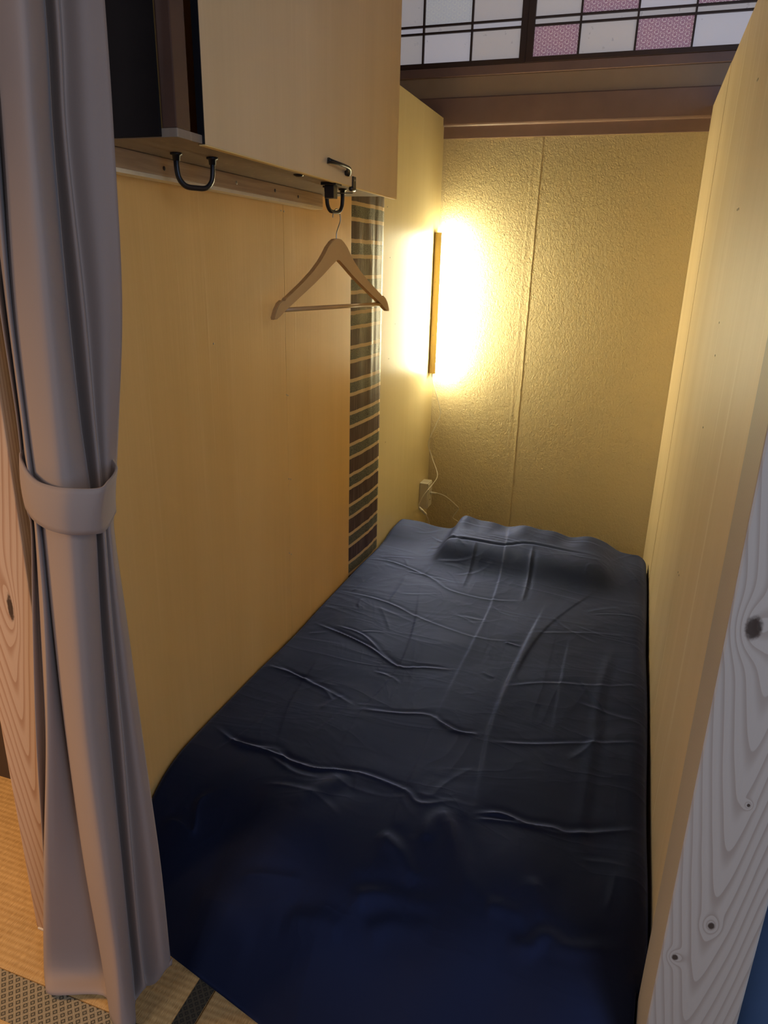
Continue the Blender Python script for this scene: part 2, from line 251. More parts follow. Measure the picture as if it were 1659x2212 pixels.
def striped_cloth():
    n = NT('striped_kimono_cloth'); X = n.xyz(n.coord('world'))
    wv = n.mul(n.sub(n.noise(n.coord('world', (18, 18, 4)), 1, 2), 0.5), 0.006)
    ph = n.math('FRACT', n.math('DIVIDE', n.add(n.sub(1.4297 + 0.006 + 1.063, X[2]), wv), 0.1063))
    c1 = n.sub(1.0, n.step(n.math('ABSOLUTE', n.sub(ph, 0.056)), 0.048, 0.060))
    c2 = n.sub(1.0, n.step(n.math('ABSOLUTE', n.sub(ph, 0.476)), 0.048, 0.060))
    green = n.mul(n.step(ph, 0.056, 0.06), n.sub(1.0, n.step(ph, 0.472, 0.476)))
    speck = n.noise(n.coord('world', (260, 260, 520)), 1, 2)
    warp = n.step(n.noise(n.coord('world', (160, 160, 5)), 1, 3, 0.6), 0.5, 0.72)
    gcol = n.mix(n.step(speck, 0.42, 0.62), (0.036, 0.040, 0.034), (0.18, 0.185, 0.15))
    pcol = n.mix(warp, (0.055, 0.030, 0.034), (0.17, 0.115, 0.115))
    col = n.mix(green, pcol, gcol)
    col = n.mix(n.math('MAXIMUM', c1, c2), col, (0.58, 0.43, 0.25))
    n.bump(n.add(warp, speck), 0.0008, 0.4)
    return n.done(col, 0.50, 0, 0.35)
M_stripe = striped_cloth()

def paper(name, base):
    n = NT(name); v = n.coord('world'); base = tuple(base)
    sp = n.step(n.noise(v, 34, 2), 0.70, 0.74)
    return n.done(n.mix(n.mul(sp, 0.45), n.mix(n.noise(v, 5, 3), base, tuple(c * 0.9 for c in base)), (0.16, 0.10, 0.10)), 0.85, 0, None, Emission_Color=(base[0] * 0.95, base[1] * 0.98, min(1, base[2] * 1.12)), Emission_Strength=PAPER_GLOW)
M_paper = paper('shoji_paper', (0.82, 0.78, 0.78)); M_paper2 = paper('shoji_paper_grey', (0.72, 0.66, 0.61))

def asanoha(name, lightc, darkc, amt):
    n = NT(name); X = n.xyz(n.coord('world')); p = 0.021
    t = None; S = None
    for k in range(3):
        a = math.pi / 3 * k
        s_ = n.math('DIVIDE', n.add(n.mul(X[0], math.cos(a)), n.mul(X[2], math.sin(a)), 5.0), p)
        a2 = a + math.pi / 6
        s2 = n.math('DIVIDE', n.add(n.mul(X[0], math.cos(a2)), n.mul(X[2], math.sin(a2)), 5.0), p * 0.8660254 / 1.5)
        l1 = n.step(n.math('ABSOLUTE', n.sub(n.math('FRACT', s_), 0.5)), 0.02, 0.12)
        l2 = n.step(n.math('ABSOLUTE', n.sub(n.math('FRACT', s2), 0.5)), 0.02, 0.16)
        m = n.math('MINIMUM', l1, l2)
        t = m if t is None else n.math('MINIMUM', t, m)
        c = n.math('COSINE', n.mul(s_, 2 * math.pi)); S = c if S is None else n.add(S, c)
    dots = n.step(S, 1.2, 2.2)
    fac = n.math('MAXIMUM', n.sub(1.0, t), n.mul(dots, 1.0))
    pc = n.mix(n.mul(fac, amt), lightc, darkc); return n.done(pc, 0.85, 0, None, Emission_Color=pc, Emission_Strength=PAPER_GLOW)
M_pink = asanoha('asanoha_pink_paper', (0.80, 0.66, 0.70), (0.44, 0.23, 0.33), 1.0)
M_blue = asanoha('asanoha_pale_paper', (0.78, 0.80, 0.84), (0.62, 0.62, 0.68), 0.5)

def emis(name, col, strength):
    n = NT(name)
    n.put(n.b.inputs['Emission Color'], col); n.b.inputs['Emission Strength'].default_value = strength
    return n.done((0.9, 0.88, 0.8), 0.4)
M_lamp = emis('lamp_diffuser', LAMP_COLOR, LAMP_STRENGTH)

# ------------------------------------------------------------------ geometry helpers
def wloc(o):
    v = Vector((0, 0, 0))
    while o: v += o.location; o = o.parent
    return v
def tag(o, label, cat, group=None):
    o['label'] = label; o['category'] = cat
    if group: o['group'] = group
    return o
def struct(o): o['kind'] = 'structure'; return o
def empty(name, loc):
    o = bpy.data.objects.new(name, None); COL.objects.link(o); o.location = loc; o.empty_display_size = 0.05
    return o
def mesh(name, verts, faces, mat, parent=None, smooth=False, origin=None):
    vs_ = [Vector(v) for v in verts]
    if origin is None:
        lo = [min(v[i] for v in vs_) for i in range(3)]; hi = [max(v[i] for v in vs_) for i in range(3)]
        origin = Vector(((lo[0] + hi[0]) / 2, (lo[1] + hi[1]) / 2, lo[2]))
    origin = Vector(origin)
    me = bpy.data.meshes.new(name); me.from_pydata([v - origin for v in vs_], [], faces); me.update()
    me.materials.append(mat)
    if smooth: me.polygons.foreach_set('use_smooth', [True] * len(me.polygons))
    o = bpy.data.objects.new(name, me); COL.objects.link(o)
    if parent: o.parent = parent; o.location = origin - wloc(parent)
    else: o.location = origin
    return o
def bm_mesh(name, bm, mat, parent=None, smooth=False):
    bm.verts.ensure_lookup_table(); bm.verts.index_update()
    v = [tuple(x.co) for x in bm.verts]; f = [[x.index for x in p.verts] for p in bm.faces]; bm.free()
    return mesh(name, v, f, mat, parent, smooth)
def box(name, x0, x1, y0, y1, z0, z1, mat, parent=None, bev=0.0):
    bm = bmesh.new(); bmesh.ops.create_cube(bm, size=1)
    for v in bm.verts:
        v.co = ((x0 + x1) / 2 + v.co.x * (x1 - x0), (y0 + y1) / 2 + v.co.y * (y1 - y0), (z0 + z1) / 2 + v.co.z * (z1 - z0))
    if bev: bmesh.ops.bevel(bm, geom=list(bm.edges), offset=bev, segments=2, affect='EDGES', profile=0.6)
    return bm_mesh(name, bm, mat, parent)
def catmull(P, k):
    P = [np.array(p, float) for p in P]; out = []
    for i in range(len(P) - 1):
        p1, p2 = P[i], P[i + 1]; p0 = P[i - 1] if i else 2 * p1 - p2; p3 = P[i + 2] if i + 2 < len(P) else 2 * p2 - p1
        for j in range(k):
            t = j / k
            out.append(0.5 * (2 * p1 + (p2 - p0) * t + (2 * p0 - 5 * p1 + 4 * p2 - p3) * t * t + (3 * p1 - p0 - 3 * p2 + p3) * t ** 3))
    out.append(P[-1]); return out
def tube_data(pts, r, seg=8, flat=1.0):
    pts = [Vector(p) for p in pts]; n = len(pts); rs = r if isinstance(r, (list, tuple)) else [r] * n
    V = []; F = []; prev = None
    for i, p in enumerate(pts):
        t = (pts[min(i + 1, n - 1)] - pts[max(i - 1, 0)]).normalized()
        if prev is None:
            a = Vector((0, 0, 1)) if abs(t.z) < 0.9 else Vector((1, 0, 0)); u_ = t.cross(a).normalized()
        else: u_ = (prev - t * prev.dot(t)).normalized()
        prev = u_; v_ = t.cross(u_)
        for k in range(seg):
            a = 2 * math.pi * k / seg; V.append(p + u_ * (math.cos(a) * rs[i]) + v_ * (math.sin(a) * rs[i] * flat))
    for i in range(n - 1):
        for k in range(seg):
            F.append((i * seg + k, i * seg + (k + 1) % seg, (i + 1) * seg + (k + 1) % seg, (i + 1) * seg + k))
    F.append(tuple(range(seg))[::-1]); F.append(tuple(range((n - 1) * seg, n * seg)))
    return V, F
def tube(name, pts, r, mat, parent=None, seg=8, flat=1.0):
    V, F = tube_data(pts, r, seg, flat); return mesh(name, V, F, mat, parent, True)
def disc(name, c, axis, r, t, mat, parent, seg=12):
    c = Vector(c); ax = Vector(axis).normalized()
    return tube(name, [c - ax * t * 0.2, c + ax * t * 0.6, c + ax * t], [r, r, r * 0.6], mat, parent, seg)
def extrude(name, outline, thick, frame, mat, parent=None, bev=0.0):
    """outline in (a, b); frame(a, b, c) -> world, c across the thickness"""
    bm = bmesh.new(); n = len(outline)
    lo = [bm.verts.new(frame(a, b, -thick / 2)) for a, b in outline]; hi = [bm.verts.new(frame(a, b, thick / 2)) for a, b in outline]
    bm.faces.new(lo[::-1]); bm.faces.new(hi)
    for i in range(n): bm.faces.new((lo[i], lo[(i + 1) % n], hi[(i + 1) % n], hi[i]))
    if bev:
        ed = [e for e in bm.edges if (e.verts[0] in lo) == (e.verts[1] in lo)]
        bmesh.ops.bevel(bm, geom=ed, offset=bev, segments=2, affect='EDGES')
    bmesh.ops.triangulate(bm, faces=[f for f in bm.faces if len(f.verts) > 4])
    bmesh.ops.recalc_face_normals(bm, faces=list(bm.faces))
    return bm_mesh(name, bm, mat, parent)

L = 2.3534; W = 1.0043

# ------------------------------------------------------------------ floor and tatami
floor = struct(box('floor', -3.0, 3.2, -3.2, 2.55, -0.08, -0.045, M_dark))
def mat_piece(x0, x1, y0, y1, m): return box('tatami_mat', x0, x1, y0, y1, -0.045, 0.0, m, floor, 0.003)
ta = mat_piece(-0.64, 0.2725, -0.107, 1.71, M_tatami)
box('border_strip', 0.236, 0.2725, -0.107, 1.71, -0.001, 0.0012, M_heri_shade, ta)
tb = mat_piece(0.2745, 1.185, -0.107, 1.71, M_tatami2)
tc = mat_piece(-0.64, 1.185, -1.02, -0.109, M_tatami)
box('border_strip', -0.64, 1.185, -0.182, -0.109, -0.001, 0.0012, M_heri, tc)
td = mat_piece(-1.56, -0.642, -1.02, 0.80, M_tatami)
te = mat_piece(1.187, 2.10, -1.02, 0.80, M_tatami2)
tf = mat_piece(-1.56, 2.10, -1.935, -1.022, M_tatami)

# ------------------------------------------------------------------ back wall with lintel beams and transom
wb = struct(box('wall_back', -2.6, 3.0, L, L + 0.08, -0.045, 2.70, M_wallpaper))
bm = bmesh.new(); N = 40; vv = []; ff = []
rng = random.Random(4)
for i in range(N + 1):
    z = 0.02 + (1.742 - 0.02) * i / N
    w0 = 0.366 + rng.uniform(-.0007, .0007); w1 = 0.404 + rng.uniform(-.0012, .0012) - 0.004 * (1 - i / N)
    for x, y in ((w0 - .004, L), (w0, L - .0007), (w0 + .004, L - .0003), (w1 - .003, L - .0003), (w1, L - .0009), (w1 + .0012, L)):
        vv.append((x, y, z))
for i in range(N):
    for k in range(5): ff.append((i * 6 + k, i * 6 + k + 1, (i + 1) * 6 + k + 1, (i + 1) * 6 + k))
bm.free(); mesh('wallpaper_seam', vv, ff, M_wallpaper, wb, True)
kam = struct(box('trim_1', -2.6, 3.0, L - 0.006, L + 0.01, 1.7458, 1.79, M_brown, None, 0.001))
nag_prof = [(0.0, 1.7885), (-0.014, 1.7885), (-0.0185, 1.7925), (-0.020, 1.797), (-0.0195, 1.888), (-0.012, 1.893), (0.0, 1.893)]
nag = struct(extrude('trim_2', nag_prof, 5.6, lambda a, b, c: (0.2 + c, L + a, b), M_brown))
plast = box('plaster_band', -2.6, 3.0, L - 0.004, L, 1.893, 1.966, M_plaster, wb)
shi = struct(box('trim_3', -2.6, 3.0, L - 0.022, L + 0.01, 1.964, 1.9965, M_brown, None, 0.002))
upper = box('upper_plaster', -2.6, 3.0, L - 0.004, L, 2.50, 2.70, M_plaster, wb)

def transom(idx, x_in, x0, x1, yo, pattern):
    """one lattice screen: frame, vertical and paired horizontal bars, single paper panes"""
    wn = struct(empty('window_%d' % idx, ((x0 + x1) / 2, yo, 1.997)))
    z0, z1 = 1.997, 2.50
    box('stile', x0, x0 + 0.026, yo - 0.012, yo + 0.012, z0, z1, M_frame, wn, 0.001)
    box('stile', x1 - 0.026, x1, yo - 0.012, yo + 0.012, z0, z1, M_frame, wn, 0.001)
    box('rail', x0 + 0.026, x1 - 0.026, yo - 0.012, yo + 0.012, z0, 2.0145, M_frame, wn, 0.001)
    box('rail', x0 + 0.026, x1 - 0.026, yo - 0.012, yo + 0.012, 2.478, z1, M_frame, wn, 0.001)
    zs = [2.0145, 2.1175, 2.1425, 2.2950, 2.3200, 2.478]
    for zz in zs[1:5]:
        box('lattice_bar', x0 + 0.026, x1 - 0.026, yo - 0.008, yo + 0.002, zz - 0.0035, zz + 0.0035, M_frame, wn)
    xs = [x0 + 0.026] + x_in + [x1 - 0.026]
    for xx in x_in:
        box('lattice_bar', xx - 0.0035, xx + 0.0035, yo - 0.009, yo + 0.003, 2.0145, 2.478, M_frame, wn)
    for r in range(5):
        for c in range(len(xs) - 1):
            box('paper_pane', xs[c], xs[c + 1], yo + 0.003, yo + 0.005, zs[r], zs[r + 1], pattern(r, c), wn)
transom(1, [-0.676, -0.482, -0.290, -0.0974, 0.0967], -0.895, 0.3125, L - 0.011,
        lambda r, c: M_blue if (r == 2 and c == 4) else (M_paper2 if (r + c) % 2 == 1 else M_paper))
transom(2, [0.506, 0.707, 0.901, 1.095, 1.29], 0.3125, 1.52, L - 0.016,
        lambda r, c: (M_pink if ((c % 2 == 0) if r == 0 else (c % 2 == 1)) else (M_paper2 if c < 2 else M_paper)) if r % 2 == 0 else M_paper2)
struct(box('ceiling', -2.6, 3.0, -2.6, 2.45, 2.70, 2.74, M_ceil))
struct(box('wall_left_room', -2.6, -0.16, 0.30, 0.36, 0.0, 2.70, M_darkwall))

# ------------------------------------------------------------------ left partition
wl = struct(box('wall_left', -0.060, -0.012, 0.10, 2.335, 0.0, 1.80, M_dark))
def panel(x0, x1, y0, y1, z0, z1, m, p): return box('plywood_panel', x0, x1, y0, y1, z0, z1, m, p, 0.0008)
pl1 = panel(-0.012, 0.0, 0.085, 0.8790, 0.0, 1.82, M_ply_left, wl)
pl2 = panel(-0.012, 0.0, 0.8802, 1.3313, 0.0, 1.82, M_ply_left, wl)
pl3 = panel(-0.012, 0.0, 1.6226, 2.3520, 0.0, 1.82, M_ply_back, wl)
box('back_board', -0.061, -0.0601, 0.10, 2.335, 0.0, 1.82, M_ply_left, wl)
for (y, z) in SCREW_L:
    disc('screw', (0.0, y, z), (1, 0, 0), 0.0022, 0.0012, M_screw, pl1 if y < 0.8795 else pl2, 8)
for (y, z) in ((1.70, 1.28), (1.715, 0.93), (1.70, 0.62), (1.78, 1.05), (1.66, 1.44)):
    disc('screw', (0.0, y, z), (1, 0, 0), 0.0020, 0.0010, M_screw, pl3, 8)

# pillar wrapped in striped cloth, showing between the panels
N = 20; R = 34; vv = []; ff = []
for j in range(R + 1):
    z = 0.0 + 1.82 * j / R
    for i in range(N + 1):
        t = i / N; y = 1.3375 + (1.6224 - 1.3375) * t
        x = -0.009 + 0.0105 * (1 - (1 - t) ** 3) + 0.0015 * math.sin(math.pi * t) + 0.0008 * math.sin(19 * t + 3 * z) * (1 - abs(2 * t - 1))
        x += 0.0025 * math.exp(-((t - 0.62) / 0.05) ** 2) * (0.6 + 0.4 * math.sin(7 * z)) + 0.002 * math.exp(-((t - 0.78) / 0.04) ** 2)
        vv.append((x, y, z))
for j in range(R):
    for i in range(N): ff.append((j * (N + 1) + i, j * (N + 1) + i + 1, (j + 1) * (N + 1) + i + 1, (j + 1) * (N + 1) + i))
pil = tag(mesh('wrapped_pillar', vv, ff, M_stripe, None, True),
          'pillar wrapped in purple, green and cream striped cloth between the plywood panels', 'pillar')
sm = pil.modifiers.new('thick', 'SOLIDIFY'); sm.thickness = 0.004; sm.offset = -1

# front posts
lp = tag(empty('wooden_post', (-0.069, 0.037, 0)), 'pale pine post with a dark knot behind the gathered curtain', 'post')
box('shaft', -0.1255, -0.0125, -0.0165, 0.084, 0.003, 2.10, M_post_l, lp, 0.002)
box('foot_pad', -0.121, -0.017, -0.019, 0.080, 0.0, 0.004, M_plastic, lp, 0.001)
rp = tag(box('wooden_post', 0.9863, 1.0963, 0.0, 0.11, 0.0, 2.10, M_post_r, None, 0.003),
         'knotty pine post with arched grain beside the right plywood partition', 'post')

# ------------------------------------------------------------------ right partition
wr = struct(box('wall_right', W + 0.012, 1.060, 0.11, 2.335, 0.0, 1.80, M_dark))
r1 = panel(W, W + 0.012, 0.1115, 0.815, 0.0, 1.8276, M_ply_right, wr)
r2 = panel(W, W + 0.012, 0.8158, 1.725, 0.0, 1.8276, M_ply_right, wr)
r3 = panel(W - 0.001, W + 0.012, 1.7262, 2.3520, 0.0, 1.8276, M_ply_right, wr)
box('back_board', 1.060, 1.072, 0.115, 2.34, 0.0, 1.8276, M_ply_right, wr)
for (y, z) in SCREW_R:
    disc('screw', (W, y, z), (-1, 0, 0), 0.0022, 0.0012, M_screw, r1 if y < 0.815 else (r2 if y < 1.725 else r3), 8)

# ------------------------------------------------------------------ overhead cabinet
CZ = 1.426
cab = tag(empty('wall_cabinet', (0.095, 0.65, CZ)), 'plywood cabinet with dark end panel mounted high on the left partition', 'cabinet')
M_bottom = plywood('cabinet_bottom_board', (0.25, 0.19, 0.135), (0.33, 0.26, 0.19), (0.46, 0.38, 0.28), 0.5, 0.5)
box('bottom_board', 0.001, 0.186, 0.176, 1.112, CZ, CZ + 0.012, M_bottom, cab, 0.0008)
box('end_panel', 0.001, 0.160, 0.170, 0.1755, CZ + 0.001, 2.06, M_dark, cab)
box('end_panel', 0.001, 0.186, 1.090, 1.110, CZ + 0.012, 2.06, M_ply_left, cab)
box('corner_strip', 0.1602, 0.185, 0.177, 0.213, CZ + 0.012, 2.06, M_strip, cab, 0.002)
box('top_board', 0.001, 0.186, 0.186, 1.110, 2.06, 2.072, M_ply_left, cab)
door = box('door', 0.1785, 0.190, 0.2417, 1.1800, CZ - 0.0005, 2.06, M_ply_door, cab, 0.0006)
box('black_edge', 0.1783, 0.1902, 0.2404, 0.2418, CZ - 0.0004, 2.059, M_black, door)  # black strip over the door's near edge
box('door_lit_edge', 0.1790, 0.1896, 0.2425, 1.1790, CZ - 0.0022, CZ - 0.0005, M_edge_lit, door)  # bottom edge strip coloured as if lit by the lamp
# bow handle on the door
pts = catmull([(0.193, 0.706, 1.4605), (0.200, 0.715, 1.459), (0.207, 0.735, 1.4575), (0.209, 0.762, 1.4565), (0.207, 0.788, 1.455), (0.200, 0.806, 1.4505), (0.193, 0.813, 1.447)], 5)
rad = [0.0052 + 0.0045 * abs(2 * i / (len(pts) - 1) - 1) ** 2.2 for i in range(len(pts))]
tube('handle', pts, rad, M_black, door, 10, 0.62)
# D pulls under the bottom board
def d_pull(p0, p1, zb, parent):
    p0 = Vector((p0[0], p0[1], CZ)); p1 = Vector((p1[0], p1[1], CZ)); d = p1 - p0
    def P(t, z): v = p0 + d * t; return (v.x, v.y, z)
    h = CZ - zb
    ctrl = [P(0, CZ - 0.006), P(0.0, CZ - h * 0.45), P(0.05, CZ - h * 0.78), P(0.22, CZ - h), P(0.5, CZ - h * 1.03), P(0.78, CZ - h), P(0.95, CZ - h * 0.78), P(1.0, CZ - h * 0.45), P(1.0, CZ - 0.006)]
    pull = tube('pull_handle', catmull(ctrl, 5), 0.0042, M_black, parent, 8, 1.2)
    for t in (0, 1):
        tube('mount', [P(t, CZ), P(t, CZ - 0.003), P(t, CZ - 0.004), P(t, CZ - 0.012)], [0.010, 0.010, 0.0065, 0.0060], M_black, pull, 10)
    return pull
d_pull((0.0863, 0.3176), (0.1182, 0.3769), 1.3765, cab)
d_pull((0.128, 0.8503), (0.141, 0.9147), 1.3745, cab)
cb = box('catch_block', 0.150, 0.186, 0.765, 0.800, CZ - 0.006, CZ, M_black, cab, 0.001)
box('catch_tongue', 0.156, 0.178, 0.772, 0.794, CZ - 0.032, CZ - 0.006, M_black, cb, 0.001)
tube('catch_rod', [(0.150, 0.800, CZ - 0.017), (0.168, 0.83, CZ - 0.017), (0.187, 0.862, CZ - 0.014)], 0.0014, M_black, cb, 6)
cl = box('door_clip', 0.1905, 0.1935, 0.850, 0.868, CZ - 0.004, CZ + 0.020, M_black, door, 0.0008)
tube('clip_barrel', [(0.188, 0.846, CZ - 0.006), (0.188, 0.849, CZ - 0.006), (0.188, 0.869, CZ - 0.006), (0.188, 0.872, CZ - 0.006)], [0.004, 0.0055, 0.0055, 0.004], M_black, cl, 10)
disc('clip_rivet', (0.1935, 0.859, CZ + 0.012), (1, 0, 0), 0.0025, 0.001, M_steel, cl, 8)
tube('strike_plate', [(0.1616, 0.6294, CZ - 0.0002), (0.1616, 0.6294, CZ - 0.002), (0.1616, 0.6294, CZ - 0.0045)], [0.011, 0.010, 0.005], M_black, cab, 12)
# ledger batten with screw holes
led = tag(box('support_batten', 0.0005, 0.030, 0.12, 1.052, 1.3955, CZ - 0.0005, M_ledger, None, 0.0015),
          'pine batten screwed to the wall under the cabinet', 'batten')
for (y, z, m) in ((0.3627, 1.4085, M_hole), (0.6106, 1.4099, M_screw), (0.7815, 1.4110, M_hole), (0.9025, 1.4081, M_hole)):
    disc('screw', (0.0298, y, z), (1, 0, 0), 0.0038, 0.0010, m, led, 10)

box('sawn_lit_edge', 0.0006, 0.0298, 0.1202, 1.0518, 1.3890, 1.3955, M_cream, led)  # sawn underside strip, its cream carrying lamp light from below
# ------------------------------------------------------------------ coat hanger
TH = 1.3412; HC = Vector((0.1255, 0.9140, 1.1550)); ca, sa = math.cos(TH), math.sin(TH)
def hf(a, b, c): return (HC.x + a * ca - c * sa, HC.y + a * sa + c * ca, HC.z + b)
half_top = [(0.0, 0.1600), (0.014, 0.1585), (0.027, 0.1520), (0.040, 0.1400), (0.054, 0.1235), (0.072, 0.1060), (0.100, 0.0840), (0.140, 0.0585), (0.180, 0.0360), (0.2025, 0.0255), (0.2045, 0.0185), (0.2115, 0.0185), (0.2145, 0.0215), (0.226, 0.0150), (0.2365, 0.0020), (0.2430, -0.0150), (0.2440, -0.0200)]
half_bot = [(0.2330, -0.0190), (0.2230, -0.0130), (0.205, 0.0005), (0.180, 0.0120), (0.140, 0.0330), (0.100, 0.0540), (0.060, 0.0770), (0.030, 0.0960), (0.006, 0.1115), (0.0, 0.1125)]
right = half_top + half_bot
outl = right + [(-a, b) for a, b in right[::-1] if a > 0]
hg = tag(empty('coat_hanger', hf(0, -0.02, 0)), 'wooden coat hanger with trouser bar hanging from a black pull', 'hanger')
hp = extrude('shoulders', outl, 0.0125, hf, M_hanger, hg, 0.0015)
tube('trouser_bar', [hf(-0.205, 0.0, 0), hf(0, 0.0, 0), hf(0.205, 0.0, 0)], 0.0052, M_hanger, hg, 10)
hook = catmull([hf(0, 0.155, 0), hf(0.001, 0.172, 0), hf(0.009, 0.187, 0), hf(0.0165, 0.202, 0), hf(0.0150, 0.2165, 0), hf(0.006, 0.2265, 0), hf(-0.0055, 0.2240, 0), hf(-0.013, 0.2150, 0), hf(-0.0145, 0.207, 0)], 6)
tube('hook', hook, 0.0016, M_steel, hg, 8)

# ------------------------------------------------------------------ lamp, cable, outlet
LZ0, LZ1, LY = 0.808, 1.384, 2.292
lamp = tag(empty('bar_lamp', (0.012, LY, LZ0)), 'glowing vertical bar lamp in the far corner', 'lamp')
hs = [(-0.014, 0.0005), (0.014, 0.0005), (0.016, 0.003), (0.016, 0.0245), (-0.0152, 0.0245), (-0.0152, 0.031), (-0.0165, 0.031), (-0.0165, 0.003)]
extrude('housing', hs, LZ1 - LZ0, lambda a, b, c: (b, LY + a, (LZ0 + LZ1) / 2 + c), M_brass, lamp)
ds = [(-0.0150, 0.0248)] + [(-0.0150 * math.cos(math.pi * k / 10), 0.0248 + 0.031 * math.sin(math.pi * k / 10)) for k in range(1, 10)] + [(0.0150, 0.0248)]
extrude('diffuser', ds, LZ1 - LZ0 - 0.008, lambda a, b, c: (b, LY + a, (LZ0 + LZ1) / 2 + c), M_lamp, lamp)
for zz in (LZ0 - 0.001, LZ1 + 0.001):
    extrude('end_cap', hs[:3] + [(0.016, 0.030), (-0.016, 0.030)] + hs[-1:], 0.004, lambda a, b, c, zz=zz: (b, LY + a, zz + c), M_brass, lamp)
for zz in (1.07, 1.29): disc('fixing_screw', (0.012, LY - 0.016, zz - 0.1), (0, -1, 0), 0.0022, 0.001, M_screw, lamp, 8)
cbl = tube('cable', catmull(CABLE, 6), 0.0019, M_cable, lamp, 8)
tube('strain_relief', [(0.0125, 2.292, 0.809), (0.0125, 2.292, 0.800), (0.0125, 2.292, 0.786)], [0.004, 0.0038, 0.0024], M_cable, cbl, 8)
s0 = Vector(SWITCH[0]); s1 = Vector(SWITCH[1]); sd = (s1 - s0).normalized()
sw = tube('inline_switch', [s0, s0 + sd * 0.004, s0.lerp(s1, 0.5), s1 - sd * 0.004, s1], [0.005, 0.0078, 0.0085, 0.0078, 0.005], M_plastic, lamp, 10, 0.75)
tube('rocker', [s0.lerp(s1, 0.35) + Vector((0.003, -0.006, 0.003)), s0.lerp(s1, 0.65) + Vector((0.003, -0.006, 0.003))], 0.0035, M_plastic, sw, 8)
tube('cable', catmull(CABLE2, 6), 0.0019, M_cable, lamp, 8)

ob = tag(empty('outlet_box', (0.02, 2.24, 0.20)), 'white surface-mounted outlet box low in the far left corner', 'outlet')
box('box_body', 0.0005, 0.040, 2.205, 2.275, 0.196, 0.318, M_plastic, ob, 0.003)
fp = box('face_plate', 0.040, 0.043, 2.210, 2.270, 0.202, 0.312, M_plastic, ob, 0.001)
for zz in (0.232, 0.262): box('socket_slot', 0.0428, 0.0434, 2.234, 2.246, zz, zz + 0.004, M_hole, fp)
pc = tag(empty('charging_cable', (0.10, 2.27, 0.06)), 'thin white cable plugged into the outlet box and dropping behind the bed', 'cable')
c0 = Vector(CABLE3[0])
tube('plug', [(0.0435, 2.236, 0.267), (0.050, 2.238, 0.267), (0.060, 2.242, 0.2665), (0.070, 2.246, 0.2655)], [0.0055, 0.0055, 0.0045, 0.0028], M_plastic, pc, 10)
tube('cord', catmull([(0.066, 2.245, 0.266)] + CABLE3[1:], 6), 0.0019, M_cable, pc, 8)

# ------------------------------------------------------------------ bed
H0 = 0.228; YB = 1.905; YF = 0.34
def hem_y(x): return np.where(x < 0.45, 0.062 - 0.265 * x, 0.062 - 0.265 * 0.45 - 0.05 * (x - 0.45)) 
def sheet_height(x, y):
    hy = hem_y(x); wq = np.clip((YF - y) / (YF - hy), 0, 1)
    z = H0 * (1 - wq ** 2.7)
    # pillow under the cover
    def bump(v, a, b, s): return 1 / (1 + np.exp(-(v - a) / s)) * 1 / (1 + np.exp((v - b) / s))
    ruf = 0.006 * np.sin(23 * x + 1.0) + 0.004 * np.sin(51 * x)
    z = z + (0.062 - 0.022 * (x - 0.27) + ruf * bump(y, 1.80, 2.2, 0.02)) * (1 / (1 + np.exp(-(x - 0.255) / 0.010))) * (1 / (1 + np.exp((x - 0.86) / 0.020))) * bump(y, 1.60 - 0.05 * x, 2.2, 0.030)
    z = z + 0.022 * bump(x, -0.05, 0.13, 0.022) * bump(y, 1.74, 2.0, 0.03) + 0.010 * bump(x, 0.9, 1.2, 0.02) * bump(y, 1.6, 2.0, 0.05)
    # soft undulation
    z = z + 0.0035 * np.sin(7.3 * x + 2.1 * y + 0.7) * np.sin(4.1 * y - 3.0 * x) + 0.0022 * np.sin(17 * x - 6 * y) * np.sin(11 * y + 5 * x + 1)
    fr = np.clip((0.42 - y) / 0.25, 0, 1)
    z = z + fr * (0.006 * np.sin(15 * x + 9 * y + 1.0) + 0.004 * np.sin(31 * x - 12 * y)) * np.clip(1 - wq ** 6, 0, 1)
    return z
rc = random.Random(11)
for k in range(55):
    cx_, cy_ = rc.uniform(0.06, 0.94), rc.uniform(0.25, 1.85)
    an = rc.choice((0, 0, math.pi / 2)) + rc.gauss(0.12, 0.35); ln = rc.uniform(0.03, 0.10); bd = rc.uniform(-0.25, 0.25)
    CREASES.append(([(cx_ + t * ln * math.cos(an) - bd * ln * (1 - t * t) * math.sin(an), cy_ + t * ln * math.sin(an) + bd * ln * (1 - t * t) * math.cos(an)) for t in (-1, -0.5, 0, 0.5, 1)],
                    rc.uniform(0.0010, 0.0028), rc.uniform(0.005, 0.010), 'r'))
